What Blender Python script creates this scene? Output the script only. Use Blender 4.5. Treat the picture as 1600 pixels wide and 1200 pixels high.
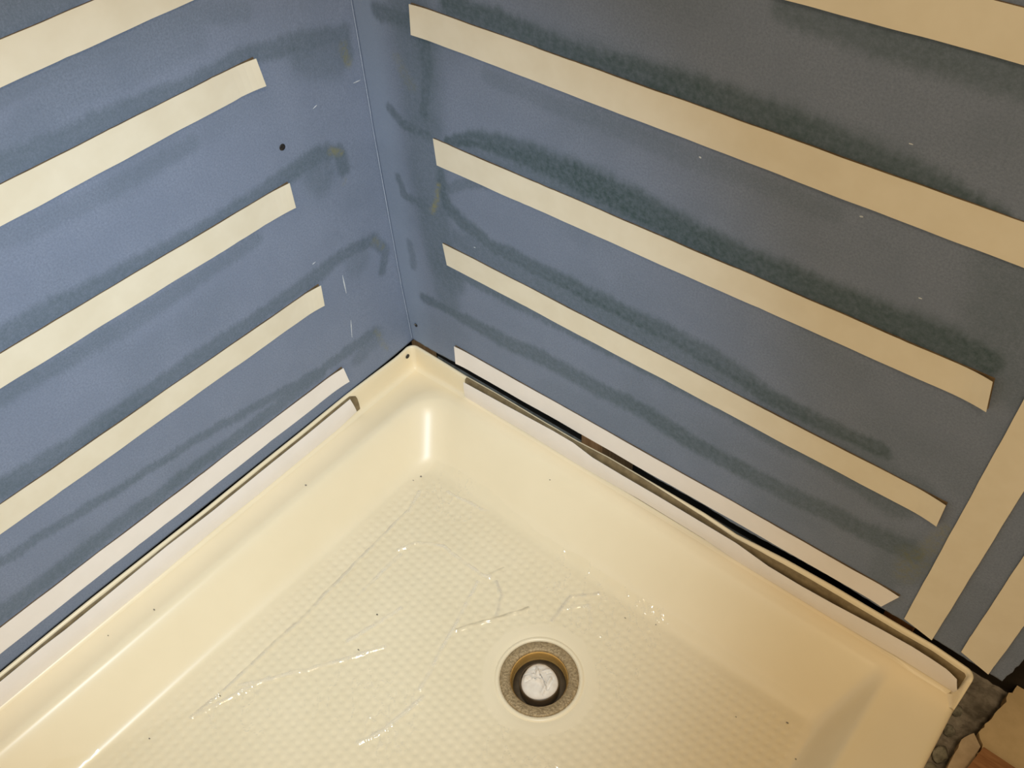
import bpy, math, random
import numpy as np
from mathutils import Matrix, Vector

for o in list(bpy.data.objects):
    bpy.data.objects.remove(o)
scene = bpy.context.scene
COL = scene.collection

# ------------------------------------------------------------------ camera
CAM = Vector((0.8579, -0.6937, 1.0325))
cam_data = bpy.data.cameras.new('camera')
cam_data.sensor_width = 36.0
cam_data.lens = 31.777
cam_data.clip_start = 0.01
cam = bpy.data.objects.new('camera', cam_data)
r_ = Vector((0.76639, 0.64081, -0.04479)); u_ = Vector((-0.44310, 0.57783, 0.68540)); v_ = Vector((-0.46509, 0.50544, -0.72679))
m = Matrix((r_, u_, -v_)).transposed().to_4x4()
m.translation = CAM
cam.matrix_world = m
COL.objects.link(cam)
scene.camera = cam

# ------------------------------------------------------------------ world, lights, exposure
world = bpy.data.worlds.new('room_ambient')
scene.world = world
world.use_nodes = True
bg = world.node_tree.nodes['Background']
bg.inputs['Color'].default_value = (1.0, 0.775, 0.47, 1)
bg.inputs['Strength'].default_value = 0.57

def lamp(name, kind, loc, energy, color, target=None, **kw):
    d = bpy.data.lights.new(name, kind)
    d.energy = energy
    d.color = color
    for k, val in kw.items():
        setattr(d, k, val)
    o = bpy.data.objects.new(name, d)
    o.location = loc
    if target is not None:
        o.rotation_euler = (Vector(target) - Vector(loc)).to_track_quat('-Z', 'Y').to_euler()
    COL.objects.link(o)
    return o
# the phone's flash beside its lens: a cone that falls off towards the edge of the frame
lamp('phone_flash', 'SPOT', CAM + r_ * -0.02 + u_ * 0.012, 45.5, (0.66, 0.85, 1.0), target=(0.0, -0.28, 0.01),
     shadow_soft_size=0.006, spot_size=math.radians(71), spot_blend=1.0)
# unseen warm fill overhead, added to lift the pan floor and other level surfaces
lamp('overhead_warm_fill', 'POINT', (1.30, -0.95, 2.35), 46.0, (1.0, 0.75, 0.46), shadow_soft_size=0.22)

vs = scene.view_settings
vs.view_transform = 'Standard'
vs.look = 'None'
vs.gamma = 1.0
vs.use_curve_mapping = False
vs.exposure = 0.0

# ------------------------------------------------------------------ measured shapes (metres)
RS = [(0.3,[(0.1601,0.5912,0.019),(0.3366,0.5905,0.0247),(0.4865,0.588,0.0285),(0.6451,0.586,0.0266),(0.7539,0.5841,0.0133)]),(0.34,[(0.17,0.4202,0.0114),(0.2912,0.4249,0.0266),(0.4259,0.4249,0.0304),(0.5449,0.4289,0.0266),(0.6853,0.4262,0.0228),(0.7961,0.4247,0.019)]),(0.24,[(0.1636,0.2525,0.0152),(0.3394,0.2503,0.0228),(0.4845,0.2514,0.0209),(0.6543,0.2479,0.0171),(0.795,0.2447,0.0152)]),(0.55,[(0.1618,0.6037,0.0133),(0.2439,0.6004,0.0152),(0.2869,0.5969,0.0133),(0.3761,0.5933,0.0171),(0.4682,0.5952,0.0209),(0.5653,0.5919,0.0228),(0.6451,0.586,0.0209),(0.7011,0.5859,0.019),(0.7596,0.5822,0.0095)]),(0.4,[(0.5509,0.6981,0.0133),(0.6072,0.6944,0.0171),(0.6686,0.6959,0.019),(0.7388,0.6965,0.0209)]),(0.6,[(0.138,0.423,0.0076),(0.1828,0.4427,0.0114),(0.2341,0.4509,0.0171),(0.2918,0.4511,0.0209),(0.3644,0.45,0.0228),(0.4328,0.4449,0.0228),(0.498,0.4361,0.0209),(0.5662,0.435,0.019),(0.6296,0.4362,0.019),(0.6957,0.4361,0.0209),(0.7445,0.439,0.0209),(0.7964,0.4413,0.019)]),(0.15,[(0.2112,0.5327,0.0095),(0.337,0.5312,0.0114),(0.457,0.529,0.0114),(0.6287,0.5291,0.0114)]),(0.5,[(0.1175,0.3701,0.0076),(0.118,0.3405,0.0095),(0.1246,0.3208,0.0114),(0.1515,0.3033,0.0123),(0.2013,0.2889,0.0123),(0.2668,0.2884,0.0133),(0.3391,0.2879,0.0143),(0.4168,0.2873,0.0143),(0.4899,0.2867,0.0152),(0.5593,0.2814,0.0152),(0.6108,0.2669,0.0133),(0.6734,0.2669,0.0133),(0.7457,0.2714,0.0114)]),(0.3,[(0.1421,0.2723,0.0171),(0.2332,0.2665,0.019),(0.3393,0.2666,0.019),(0.437,0.2667,0.0171),(0.5272,0.2668,0.0152),(0.6504,0.2669,0.0133)]),(0.3,[(0.118,0.3405,0.0057),(0.1531,0.3667,0.0076),(0.1986,0.3878,0.0076)]),(0.45,[(0.0469,0.1176,0.0095),(0.0848,0.1183,0.0095),(0.1503,0.1219,0.0133),(0.2246,0.1194,0.0152),(0.284,0.1293,0.0152),(0.3624,0.1273,0.0171),(0.4464,0.1322,0.0152),(0.5261,0.1249,0.0152),(0.6008,0.1238,0.0152),(0.6702,0.1284,0.0152),(0.7432,0.1332,0.0171),(0.8099,0.1428,0.0209)]),(0.35,[(0.1344,0.2061,0.0095),(0.2298,0.2084,0.0114),(0.3397,0.2109,0.0114),(0.4407,0.2133,0.0114),(0.5337,0.2155,0.0133),(0.6215,0.2073,0.0133),(0.7016,0.2095,0.0152),(0.7787,0.202,0.019)]),(0.45,[(0.0435,0.5666,0.0114),(0.0962,0.565,0.0114),(0.1144,0.5508,0.0133),(0.1152,0.5034,0.0095),(0.0998,0.4473,0.0076)]),(0.45,[(0.0384,0.4357,0.0086),(0.0587,0.4196,0.0086),(0.1045,0.42,0.0076)]),(0.35,[(0.032,0.3294,0.0066),(0.0395,0.303,0.0076),(0.074,0.3015,0.0095)]),(0.3,[(0.0341,0.2167,0.0076),(0.0333,0.1741,0.0076)]),(0.35,[(0.1197,0.1867,0.0209),(0.096,0.1989,0.019)]),(0.3,[(0.101,0.5922,0.038),(0.1006,0.4989,0.0361),(0.0925,0.3798,0.0342),(0.0963,0.2455,0.0323),(0.1009,0.1398,0.0247)]),(0.25,[(0.797,0.4883,0.038),(0.8287,0.4288,0.0285),(0.7848,0.5387,0.0342)]),(0.2,[(0.8128,0.1325,0.038),(0.7975,0.0758,0.019)])]
RY = [(0.8,[(0.1124,0.3503,0.0038),(0.1032,0.319,0.0047),(0.0931,0.2989,0.0057)]),(0.35,[(0.8201,0.133,0.0228),(0.8159,0.0946,0.0133),(0.8348,0.2038,0.0114)]),(0.2,[(0.0819,0.4848,0.0133),(0.0652,0.5131,0.0095)])]
LS = [(0.4,[(-0.4549,0.5722,0.0171),(-0.3895,0.5667,0.0171),(-0.3157,0.5669,0.0152),(-0.2378,0.5606,0.0114),(-0.1671,0.5638,0.0114),(-0.0866,0.55,0.0133),(-0.0198,0.5313,0.0123),(-0.0212,0.503,0.0114)]),(0.3,[(-0.0816,0.5322,0.0285),(-0.0359,0.5091,0.0266)]),(0.35,[(-0.3947,0.6944,0.0285),(-0.3339,0.6892,0.019)]),(0.2,[(-0.4244,0.6342,0.0114),(-0.3235,0.6356,0.0114),(-0.2117,0.6313,0.0133),(-0.1522,0.6089,0.0114)]),(0.42,[(-0.5343,0.4109,0.0152),(-0.4618,0.4077,0.0152),(-0.3844,0.4006,0.0133),(-0.2982,0.3966,0.0114),(-0.2025,0.3963,0.0133),(-0.1501,0.4001,0.0133),(-0.0954,0.4042,0.0123),(-0.0648,0.3932,0.0104),(-0.061,0.3619,0.0104)]),(0.28,[(-0.1032,0.3748,0.0266)]),(0.25,[(-0.5646,0.3493,0.0114),(-0.491,0.3433,0.0114),(-0.4092,0.3407,0.0133),(-0.3184,0.3418,0.0114),(-0.2195,0.3431,0.0095)]),(0.42,[(-0.6178,0.2413,0.0152),(-0.5406,0.2342,0.0152),(-0.4546,0.2308,0.0152),(-0.3575,0.2359,0.0133),(-0.255,0.2322,0.0114),(-0.1523,0.2349,0.0133),(-0.0906,0.2404,0.0104),(-0.0362,0.2293,0.0104),(-0.0172,0.1936,0.0095),(-0.0299,0.165,0.0086)]),(0.22,[(-0.0724,0.2112,0.0228)]),(0.38,[(-0.6642,0.1472,0.0076),(-0.5835,0.1399,0.0076),(-0.4974,0.1273,0.0076),(-0.4008,0.1183,0.0076),(-0.2979,0.098,0.0076),(-0.183,0.0753,0.0086),(-0.0708,0.0696,0.0114)]),(0.25,[(-0.0733,0.0577,0.019),(-0.1109,0.0449,0.0133)]),(0.38,[(-0.6989,0.0765,0.0133),(-0.6128,0.0754,0.0133),(-0.5193,0.0741,0.0133),(-0.4176,0.0727,0.0114),(-0.3064,0.0712,0.0114),(-0.1845,0.0696,0.0114)]),(0.15,[(-0.4862,0.5086,0.0133),(-0.3829,0.4987,0.0114),(-0.2597,0.5012,0.0095)]),(0.15,[(-0.2206,0.6074,0.019),(-0.3701,0.6095,0.019),(-0.4481,0.586,0.019)])]
LY = [(0.5,[(-0.0234,0.5164,0.0086),(-0.0201,0.4941,0.0076)]),(0.6,[(-0.0748,0.3983,0.0076),(-0.0608,0.3863,0.0057)]),(0.35,[(-0.0653,0.3441,0.0057)]),(0.4,[(-0.0334,0.224,0.0076),(-0.0221,0.2027,0.0057)]),(0.35,[(-0.0664,0.0704,0.0057),(-0.0526,0.0203,0.0057)])]
LSC = [[(-0.1045,0.2087),(-0.1051,0.1753)],[(-0.1083,0.1244),(-0.1133,0.0924)],[(-0.0217,0.4689),(-0.0096,0.4679)],[(-0.0907,0.4653),(-0.0839,0.4673)],[(-0.1485,0.2574),(-0.1425,0.258)]]
RSC = [[(0.676,0.6166),(0.6797,0.6167)],[(0.4877,0.5332),(0.4906,0.5328)],[(0.6539,0.5344),(0.6573,0.5352)],[(0.1655,0.2711),(0.169,0.2717)],[(0.7248,0.4756),(0.7283,0.4759)]]
BOTR = [(0.0033,0.0019),(0.0833,0.0056),(0.1862,0.0171),(0.2811,0.0116),(0.3473,0.0111),(0.3991,0.0151),(0.4818,0.0114),(0.5592,0.0145),(0.6091,0.0109),(0.679,0.0158),(0.7452,0.0186),(0.8094,0.0153),(0.8696,0.0156),(0.9589,0.0102)]
EDGER = [(0.9589,0.0102),(0.9583,0.0243),(0.9609,0.0374),(0.9609,0.0732)]
BOTL = [(-0.7403,-0.0075),(-0.7004,-0.0069),(-0.6691,-0.0058),(-0.6123,-0.0045),(-0.5106,-0.0045),(-0.4348,-0.0039),(-0.3306,-0.0042),(-0.2524,-0.0045),(-0.2086,-0.0047),(-0.1462,-0.0052),(-0.121,-0.0049),(-0.0651,-0.0049),(-0.0005,-0.0026)]
FTOPR = [(0.0062,-0.0036),(0.0715,-0.0043),(0.1231,-0.0061),(0.188,-0.0039),(0.2839,-0.0049),(0.3445,-0.0041),(0.4025,0.001),(0.4853,0.0014),(0.5633,0.0016),(0.6136,-0.0031),(0.6832,0.0051),(0.7497,0.0078),(0.8338,0.0075),(0.8814,0.0078),(0.9214,0.0024)]
FTOPL = [(-0.742,-0.0066),(-0.6667,-0.0047),(-0.6095,-0.0039),(-0.5134,-0.0046),(-0.4283,-0.0057),(-0.3337,-0.004),(-0.2499,-0.0039),(-0.1492,-0.0021),(-0.0399,-0.0064),(-0.0093,-0.0037)]
RIMR_T = [(0.1287,-0.0073),(0.2132,-0.0026),(0.3075,0.0036),(0.3469,0.0038),(0.382,-0.0038),(0.4387,-0.0041),(0.493,-0.003),(0.5707,-0.0035),(0.6201,-0.0038),(0.6692,-0.012),(0.7152,-0.0122),(0.7591,-0.0097),(0.8213,-0.0038),(0.8612,-0.0016),(0.8852,-0.003),(0.9054,-0.0055),(0.9191,-0.0128)]
RIMR_B = [(0.1265,-0.0469),(0.2576,-0.0428),(0.3509,-0.0445),(0.4665,-0.0393),(0.5735,-0.0401),(0.6248,-0.0454),(0.6971,-0.0449),(0.7658,-0.0456),(0.8304,-0.0438),(0.8509,-0.0423),(0.892,-0.0433),(0.9297,-0.0452)]
RIML_T = [(-0.1521,-0.0062),(-0.2432,-0.008),(-0.3271,-0.0082),(-0.4205,-0.0093),(-0.4987,-0.0065),(-0.6043,-0.0088),(-0.6569,-0.0098),(-0.6891,-0.0083),(-0.7303,-0.0092),(-0.7478,-0.0095)]
RIML_B = [(-0.1456,-0.0408),(-0.1865,-0.0456),(-0.2904,-0.0455),(-0.3536,-0.0459),(-0.4133,-0.0442),(-0.4665,-0.0453),(-0.5357,-0.047),(-0.6317,-0.0467),(-0.6567,-0.0472),(-0.7064,-0.0482),(-0.7679,-0.0504)]
VA = [(0.8386,0.0245),(0.8758,0.0143)]
VB = [(0.9091,0.0244),(0.9433,0.0128),(0.9413,0.1226),(0.903,0.2356)]
SCREWS = [[(-0.1476,0.4401)],[(0.0177,0.0433)],[(-0.0207,-0.0176)]]
STUD = [[(0.3379,-0.0267),(0.3912,-0.0214)],[(0.8134,-0.0127),(0.8559,-0.0109)],[(-0.006,-0.0225),(0.0564,-0.0196)]]
CR = [[(0.1768,-0.6177),(0.178,-0.5798),(0.1797,-0.4313),(0.1658,-0.2041)],[(0.1908,-0.5489),(0.2594,-0.4541),(0.3011,-0.3846)],[(0.2562,-0.4106),(0.2773,-0.3279)],[(0.206,-0.2615),(0.2178,-0.2363),(0.2561,-0.2134),(0.2916,-0.2153),(0.3342,-0.2149),(0.3437,-0.2101)],[(0.3409,-0.2068),(0.3508,-0.1866)],[(0.3573,-0.2102),(0.378,-0.2231),(0.3921,-0.2509)],[(0.3614,-0.3032),(0.3963,-0.2501),(0.4186,-0.2132)],[(0.3353,-0.2275),(0.3573,-0.3027),(0.3614,-0.323),(0.3831,-0.3982)],[(0.2136,-0.3481),(0.2146,-0.2647)],[(0.4566,-0.2072),(0.4562,-0.1624),(0.4827,-0.1322)],[(0.5542,-0.3366),(0.5695,-0.3136)],[(0.2115,-0.516),(0.1768,-0.6177)],[(0.3938,-0.4043),(0.3846,-0.4668),(0.3707,-0.4993)],[(0.4589,-0.1837),(0.4842,-0.1572),(0.4996,-0.1705)],[(0.1706,-0.2004),(0.1567,-0.1645)],[(0.1928,-0.1363),(0.2648,-0.1266)],[(0.7263,-0.0923),(0.7658,-0.0434)],[(0.7071,-0.0666),(0.7328,-0.0521)]]
FILML = [(0.0992,-0.7603),(0.178,-0.5798),(0.1658,-0.2041),(0.1387,-0.1384)]
BOARD = [(0.9913,0.1275),(0.9877,0.0905),(0.9807,0.0463),(0.974,0.0141),(0.9637,0.0006),(0.9615,-0.0252),(0.9618,-0.0524)]
BROWN = [(0.9857,-0.0045),(0.9803,-0.0403),(1.0159,-0.0055)]
CHUNK = [(0.955,-0.0281),(0.9492,-0.0504),(0.9555,0.0125),(0.9439,0.0249),(0.9397,0.0837)]
DRAIN = [(0.4952,-0.2841)]
GRIT = [(0.259,-0.3568),(0.1392,-0.1416),(0.5753,-0.1242),(0.5359,-0.1418),(0.157,-0.6683),(0.1824,-0.574),(0.8125,-0.1716),(0.728,-0.17),(0.1348,-0.1547),(0.2776,-0.4108),(0.7825,-0.1368),(0.0556,-0.2934),(0.332,-0.052),(0.0515,-0.562),(0.0335,-0.6235)]

# ------------------------------------------------------------------ helpers
def mesh_obj(name, verts, faces, mat, parent=None, smooth=False, loc=None):
    me = bpy.data.meshes.new(name)
    me.from_pydata([tuple(map(float, q)) for q in verts], [], [tuple(map(int, f)) for f in faces])
    me.update()
    if smooth:
        me.polygons.foreach_set('use_smooth', [True] * len(me.polygons))
    me.materials.append(mat)
    o = bpy.data.objects.new(name, me)
    COL.objects.link(o)
    if parent is not None:
        o.parent = parent
    return o

def tag(o, label=None, cat=None, group=None, kind=None):
    if label: o['label'] = label
    if cat: o['category'] = cat
    if group: o['group'] = group
    if kind: o['kind'] = kind
    return o

def empty(name, loc=(0, 0, 0)):
    o = bpy.data.objects.new(name, None)
    o.empty_display_size = 0.02
    o.location = loc
    COL.objects.link(o)
    return o

def fix_normals(o):
    import bmesh
    bm = bmesh.new(); bm.from_mesh(o.data)
    bmesh.ops.recalc_face_normals(bm, faces=bm.faces)
    bm.to_mesh(o.data); bm.free()

def grid_faces(nu, nv, flip=False):
    i, j = np.meshgrid(np.arange(nu - 1), np.arange(nv - 1), indexing='ij')
    a = (i * nv + j).ravel(); b = ((i + 1) * nv + j).ravel()
    c = b + 1; d = a + 1
    return np.stack([d, c, b, a] if flip else [a, b, c, d], 1)

def hash_noise(seed):
    rng = np.random.RandomState(seed)
    tab = rng.rand(256, 256)
    def f(x, y):
        xi = np.floor(x).astype(int); yi = np.floor(y).astype(int)
        fx = x - xi; fy = y - yi
        fx = fx * fx * (3 - 2 * fx); fy = fy * fy * (3 - 2 * fy)
        g = lambda p, q: tab[p % 256, q % 256]
        return (g(xi, yi) * (1 - fx) + g(xi + 1, yi) * fx) * (1 - fy) + (g(xi, yi + 1) * (1 - fx) + g(xi + 1, yi + 1) * fx) * fy
    return f
N1 = hash_noise(1); N2 = hash_noise(2); N3 = hash_noise(3)
def fbm(x, y, n=N1):
    return (n(x, y) + .5 * n(2.1 * x + 7, 2.1 * y + 3) + .25 * n(4.3 * x + 1, 4.3 * y + 9)) / 1.75

def seg_field(px, py, pts):
    """distance to a polyline with a radius at each point: returns distance / radius"""
    best = np.full(px.shape, 1e9)
    if len(pts) == 1:
        x, y, r = pts[0]
        return np.hypot(px - x, py - y) / r
    for (x0, y0, r0), (x1, y1, r1) in zip(pts[:-1], pts[1:]):
        dx, dy = x1 - x0, y1 - y0
        t = np.clip(((px - x0) * dx + (py - y0) * dy) / (dx * dx + dy * dy + 1e-12), 0, 1)
        d = np.hypot(px - x0 - t * dx, py - y0 - t * dy) / (r0 + (r1 - r0) * t)
        best = np.minimum(best, d)
    return best

def sstep(a, b, x):
    t = np.clip((x - a) / (b - a), 0, 1)
    return t * t * (3 - 2 * t)

# ------------------------------------------------------------------ materials
def new_mat(name):
    mt = bpy.data.materials.new(name)
    mt.use_nodes = True
    nt = mt.node_tree
    return mt, nt, nt.nodes['Principled BSDF']

def N(nt, typ, **kw):
    n = nt.nodes.new(typ)
    for k, val in kw.items():
        if k in n.inputs.keys():
            n.inputs[k].default_value = val
        else:
            setattr(n, k, val)
    return n

def mixc(nt, a, b, fac, blend='MIX'):
    n = nt.nodes.new('ShaderNodeMix'); n.data_type = 'RGBA'; n.blend_type = blend
    for sock, val in (('A', a), ('B', b)):
        s = [i for i in n.inputs if i.name == sock and i.type == 'RGBA'][0]
        if isinstance(val, tuple): s.default_value = val
        else: nt.links.new(val, s)
    fs = n.inputs[0]
    if isinstance(fac, float): fs.default_value = fac
    else: nt.links.new(fac, fs)
    return [o for o in n.outputs if o.type == 'RGBA'][0]

def noise(nt, scale, detail=3.0, rough=.6, lo=.4, hi=.6, stretch=None):
    tc = N(nt, 'ShaderNodeTexCoord')
    src = tc.outputs['Object']
    if stretch:
        mp = N(nt, 'ShaderNodeMapping'); mp.inputs['Scale'].default_value = stretch
        nt.links.new(src, mp.inputs[0]); src = mp.outputs[0]
    n = N(nt, 'ShaderNodeTexNoise'); n.inputs['Scale'].default_value = scale
    n.inputs['Detail'].default_value = detail; n.inputs['Roughness'].default_value = rough
    nt.links.new(src, n.inputs['Vector'])
    mr = N(nt, 'ShaderNodeMapRange'); mr.inputs[1].default_value = lo; mr.inputs[2].default_value = hi
    nt.links.new(n.outputs[0], mr.inputs[0])
    return mr.outputs[0]

def bump(nt, bsdf, h, strength, dist):
    b = N(nt, 'ShaderNodeBump'); b.inputs['Strength'].default_value = strength; b.inputs['Distance'].default_value = dist
    nt.links.new(h, b.inputs['Height']); nt.links.new(b.outputs[0], bsdf.inputs['Normal'])

def simple(name, col, rough=.6, col2=None, scale=60., spec=.4, bmp=0., metallic=0., lo=.35, hi=.65, stretch=None):
    mt, nt, b = new_mat(name)
    b.inputs['Roughness'].default_value = rough
    b.inputs['Metallic'].default_value = metallic
    b.inputs['Specular IOR Level'].default_value = spec
    if col2 is None: col2 = tuple(c * .9 for c in col)
    f = noise(nt, scale, lo=lo, hi=hi, stretch=stretch)
    nt.links.new(mixc(nt, (*col, 1), (*col2, 1), f), b.inputs['Base Color'])
    if bmp: bump(nt, b, f, bmp, .001)
    return mt

def drywall_mat():
    mt, nt, b = new_mat('blue_drywall_paper')
    b.inputs['Roughness'].default_value = .75
    b.inputs['Specular IOR Level'].default_value = .25
    at = N(nt, 'ShaderNodeAttribute'); at.attribute_name = 'stain'
    ay = N(nt, 'ShaderNodeAttribute'); ay.attribute_name = 'glue'
    base = mixc(nt, (.212, .258, .368, 1), (.236, .284, .400, 1), noise(nt, 14., 4.))
    fine = noise(nt, 420., 2., .7, .3, .7)
    base = mixc(nt, base, (.172, .210, .300, 1), fine)
    grain = noise(nt, 150., 3., .7, .36, .64)
    ml = N(nt, 'ShaderNodeMath', operation='MULTIPLY_ADD'); ml.inputs[1].default_value = .34; ml.inputs[2].default_value = .78
    nt.links.new(grain, ml.inputs[0])
    mm = N(nt, 'ShaderNodeMath', operation='MULTIPLY'); nt.links.new(at.outputs['Fac'], mm.inputs[0]); nt.links.new(ml.outputs[0], mm.inputs[1])
    mm.use_clamp = True
    c = mixc(nt, base, (.046, .080, .090, 1), mm.outputs[0])
    my = N(nt, 'ShaderNodeMath', operation='MULTIPLY'); nt.links.new(ay.outputs['Fac'], my.inputs[0]); nt.links.new(grain, my.inputs[1]); my.use_clamp = True
    c = mixc(nt, c, (.26, .25, .10, 1), my.outputs[0])
    ap = N(nt, 'ShaderNodeAttribute'); ap.attribute_name = 'pale'
    c = mixc(nt, c, (.250, .315, .440, 1), ap.outputs['Fac'])
    nt.links.new(c, b.inputs['Base Color'])
    bump(nt, b, fine, .15, .0006)
    return mt
M_WALL = drywall_mat()
M_CREAM = simple('cream_release_paper', (.80, .735, .60), .55, (.76, .69, .55), 22., .3)
M_WHITE = simple('white_release_paper', (.90, .85, .825), .5, (.87, .82, .79), 22., .3)
M_GLUE = simple('brown_adhesive', (.20, .135, .070), .45, (.13, .085, .042), 90., .4)
M_TANGLUE = simple('tan_adhesive_foam', (.24, .18, .095), .5, (.16, .115, .058), 60., .4, .3)
M_PAN = simple('biscuit_acrylic', (.89, .775, .560), .33, (.865, .75, .535), 9., .4)
M_WOOD = simple('stud_wood', (.50, .27, .12), .7, (.34, .17, .07), 30., .2, stretch=(6, 6, .5))
M_DARK = simple('cavity_shade', (.035, .028, .022), .9, (.02, .016, .012), 20., .1)  # near-black colour stands in for the shade in the wall cavity
M_BLACK = simple('black_screw', (.012, .011, .011), .5, (.02, .018, .018), 200., .4)
M_STEEL = simple('screw_steel', (.55, .55, .53), .3, (.4, .4, .4), 300., .5, metallic=1.)
M_CHALK = simple('chalk_mark', (.62, .66, .72), .9, (.5, .55, .62), 300., .1)
M_EDGE = simple('pale_blue_paper_edge', (.40, .46, .56), .9, (.30, .36, .46), 200., .1)
M_RING = simple('dull_cast_brass', (.47, .345, .19), .45, (.28, .20, .105), 330., .5, .5, metallic=.35)
M_BRASS = simple('polished_brass', (.95, .60, .20), .24, (.85, .52, .16), 60., .5, metallic=.6)
M_PIPE = simple('drain_pipe', (.11, .075, .04), .4, (.07, .045, .025), 60., .4)
M_TISSUE = simple('crumpled_paper', (.86, .79, .70), .8, (.80, .72, .62), 90., .2)
M_CONC = simple('rough_mortar', (.38, .34, .29), .95, (.17, .15, .12), 45., .1, .6)
M_RUBBLE = simple('mortar_rubble', (.33, .315, .26), .95, (.15, .14, .11), 80., .1, .6)
M_BOARD = simple('tan_underlayment', (.66, .50, .29), .8, (.60, .45, .255), 50., .2)
M_SCRAP = simple('pale_scrap', (.60, .47, .32), .8, (.50, .38, .25), 70., .2)
M_PLANK = simple('red_brown_wood', (.36, .175, .075), .6, (.26, .115, .045), 30., .3, stretch=(1, 8, 8))

def film_mat():
    mt, nt, b = new_mat('clear_plastic_film')
    tr = N(nt, 'ShaderNodeBsdfTransparent')
    tr.inputs[0].default_value = (1, 1, .995, 1)
    gl = N(nt, 'ShaderNodeBsdfGlossy'); gl.inputs['Roughness'].default_value = .12
    gl.inputs[0].default_value = (1, .97, .9, 1)
    mx = N(nt, 'ShaderNodeMixShader')
    lw = N(nt, 'ShaderNodeLayerWeight')
    pw = N(nt, 'ShaderNodeMath', operation='POWER'); pw.inputs[1].default_value = 4.0
    nt.links.new(lw.outputs['Facing'], pw.inputs[0])
    ma = N(nt, 'ShaderNodeMath', operation='MULTIPLY_ADD'); ma.inputs[1].default_value = .4; ma.inputs[2].default_value = .03
    nt.links.new(pw.outputs[0], ma.inputs[0])
    nt.links.new(ma.outputs[0], mx.inputs[0]); nt.links.new(tr.outputs[0], mx.inputs[1]); nt.links.new(gl.outputs[0], mx.inputs[2])
    out = mx.outputs[0]
    for an, colr, k in (('crease', (.93, .90, .82, 1), .34), ('fold_shade', (.34, .29, .21, 1), .42)):
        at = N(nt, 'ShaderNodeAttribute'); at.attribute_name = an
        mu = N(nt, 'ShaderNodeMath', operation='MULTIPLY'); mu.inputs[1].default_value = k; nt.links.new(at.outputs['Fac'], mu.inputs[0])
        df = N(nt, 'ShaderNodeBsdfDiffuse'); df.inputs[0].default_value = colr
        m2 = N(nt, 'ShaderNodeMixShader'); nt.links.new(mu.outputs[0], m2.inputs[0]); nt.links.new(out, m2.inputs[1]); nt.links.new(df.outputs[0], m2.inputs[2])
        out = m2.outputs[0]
    nt.links.new(out, nt.nodes['Material Output'].inputs['Surface'])
    return mt
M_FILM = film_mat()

# ------------------------------------------------------------------ the two drywall panels
def wall_panel(name, horiz, zs, place, strokes, glue, thick):
    """front face on a fine grid with stain attributes, plus back and edges. place(s, z, depth) -> xyz"""
    S, Z = np.meshgrid(horiz, zs, indexing='ij')
    S, Z = place.warp(S, Z)
    nu, nv = S.shape
    wob = .0022 * (fbm(S * 90, Z * 90) - .5) + .003 * (fbm(S * 25 + 5, Z * 25, N2) - .5)
    streak = .005 * (N3(S * 420, Z * 60) - .5)
    st = np.zeros(S.shape)
    for amp, pts in strokes:
        d = seg_field(S + wob * 2, Z + wob * 2 + streak, pts)
        band = 1 - sstep(.55, 1.45, d)
        st = np.maximum(st, amp * band) + .15 * amp * band * (st > 0)
    st = np.clip(st, 0, .9) + .10 * sstep(.45, .75, fbm(S * 9, Z * 14, N3)) + place.soil
    gl = np.zeros(S.shape)
    for amp, pts in glue:
        gl = np.maximum(gl, amp * (1 - sstep(.3, 1.3, seg_field(S + wob * 2, Z + wob * 2, pts))))
    pale = place.pale(S, Z) * (1 - .8 * np.clip(st * 2, 0, 1))
    D = place.relief(S, Z)
    V = place.xyz(S, Z, D).reshape(-1, 3)
    F = grid_faces(nu, nv, place.flip).tolist()
    n0 = len(V)
    border = [i * nv for i in range(nu)] + [(nu - 1) * nv + j for j in range(1, nv)] + [i * nv + nv - 1 for i in range(nu - 2, -1, -1)] + [j for j in range(nv - 2, 0, -1)]
    bs = S.ravel()[border]; bz = Z.ravel()[border]
    B = place.xyz(bs, bz, np.full(bs.shape, thick))
    V = np.vstack([V, B])
    nb = len(border)
    for k in range(nb):
        a, b2 = border[k], border[(k + 1) % nb]
        q = [a, b2, n0 + (k + 1) % nb, n0 + k]
        F.append(q if place.flip else q[::-1])
    F.append([n0 + k for k in range(nb)] if not place.flip else [n0 + k for k in range(nb)][::-1])
    o = mesh_obj(name, V, F, M_WALL, smooth=False)
    me = o.data
    me.polygons.foreach_set('use_smooth', [i < (nu - 1) * (nv - 1) for i in range(len(me.polygons))])
    for an, arr in (('stain', st), ('glue', gl), ('pale', pale)):
        a = me.attributes.new(an, 'FLOAT', 'POINT')
        full = np.zeros(len(V)); full[:n0] = arr.ravel()
        a.data.foreach_set('value', full.astype(np.float32))
    tag(o, kind='structure')
    return o

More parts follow.
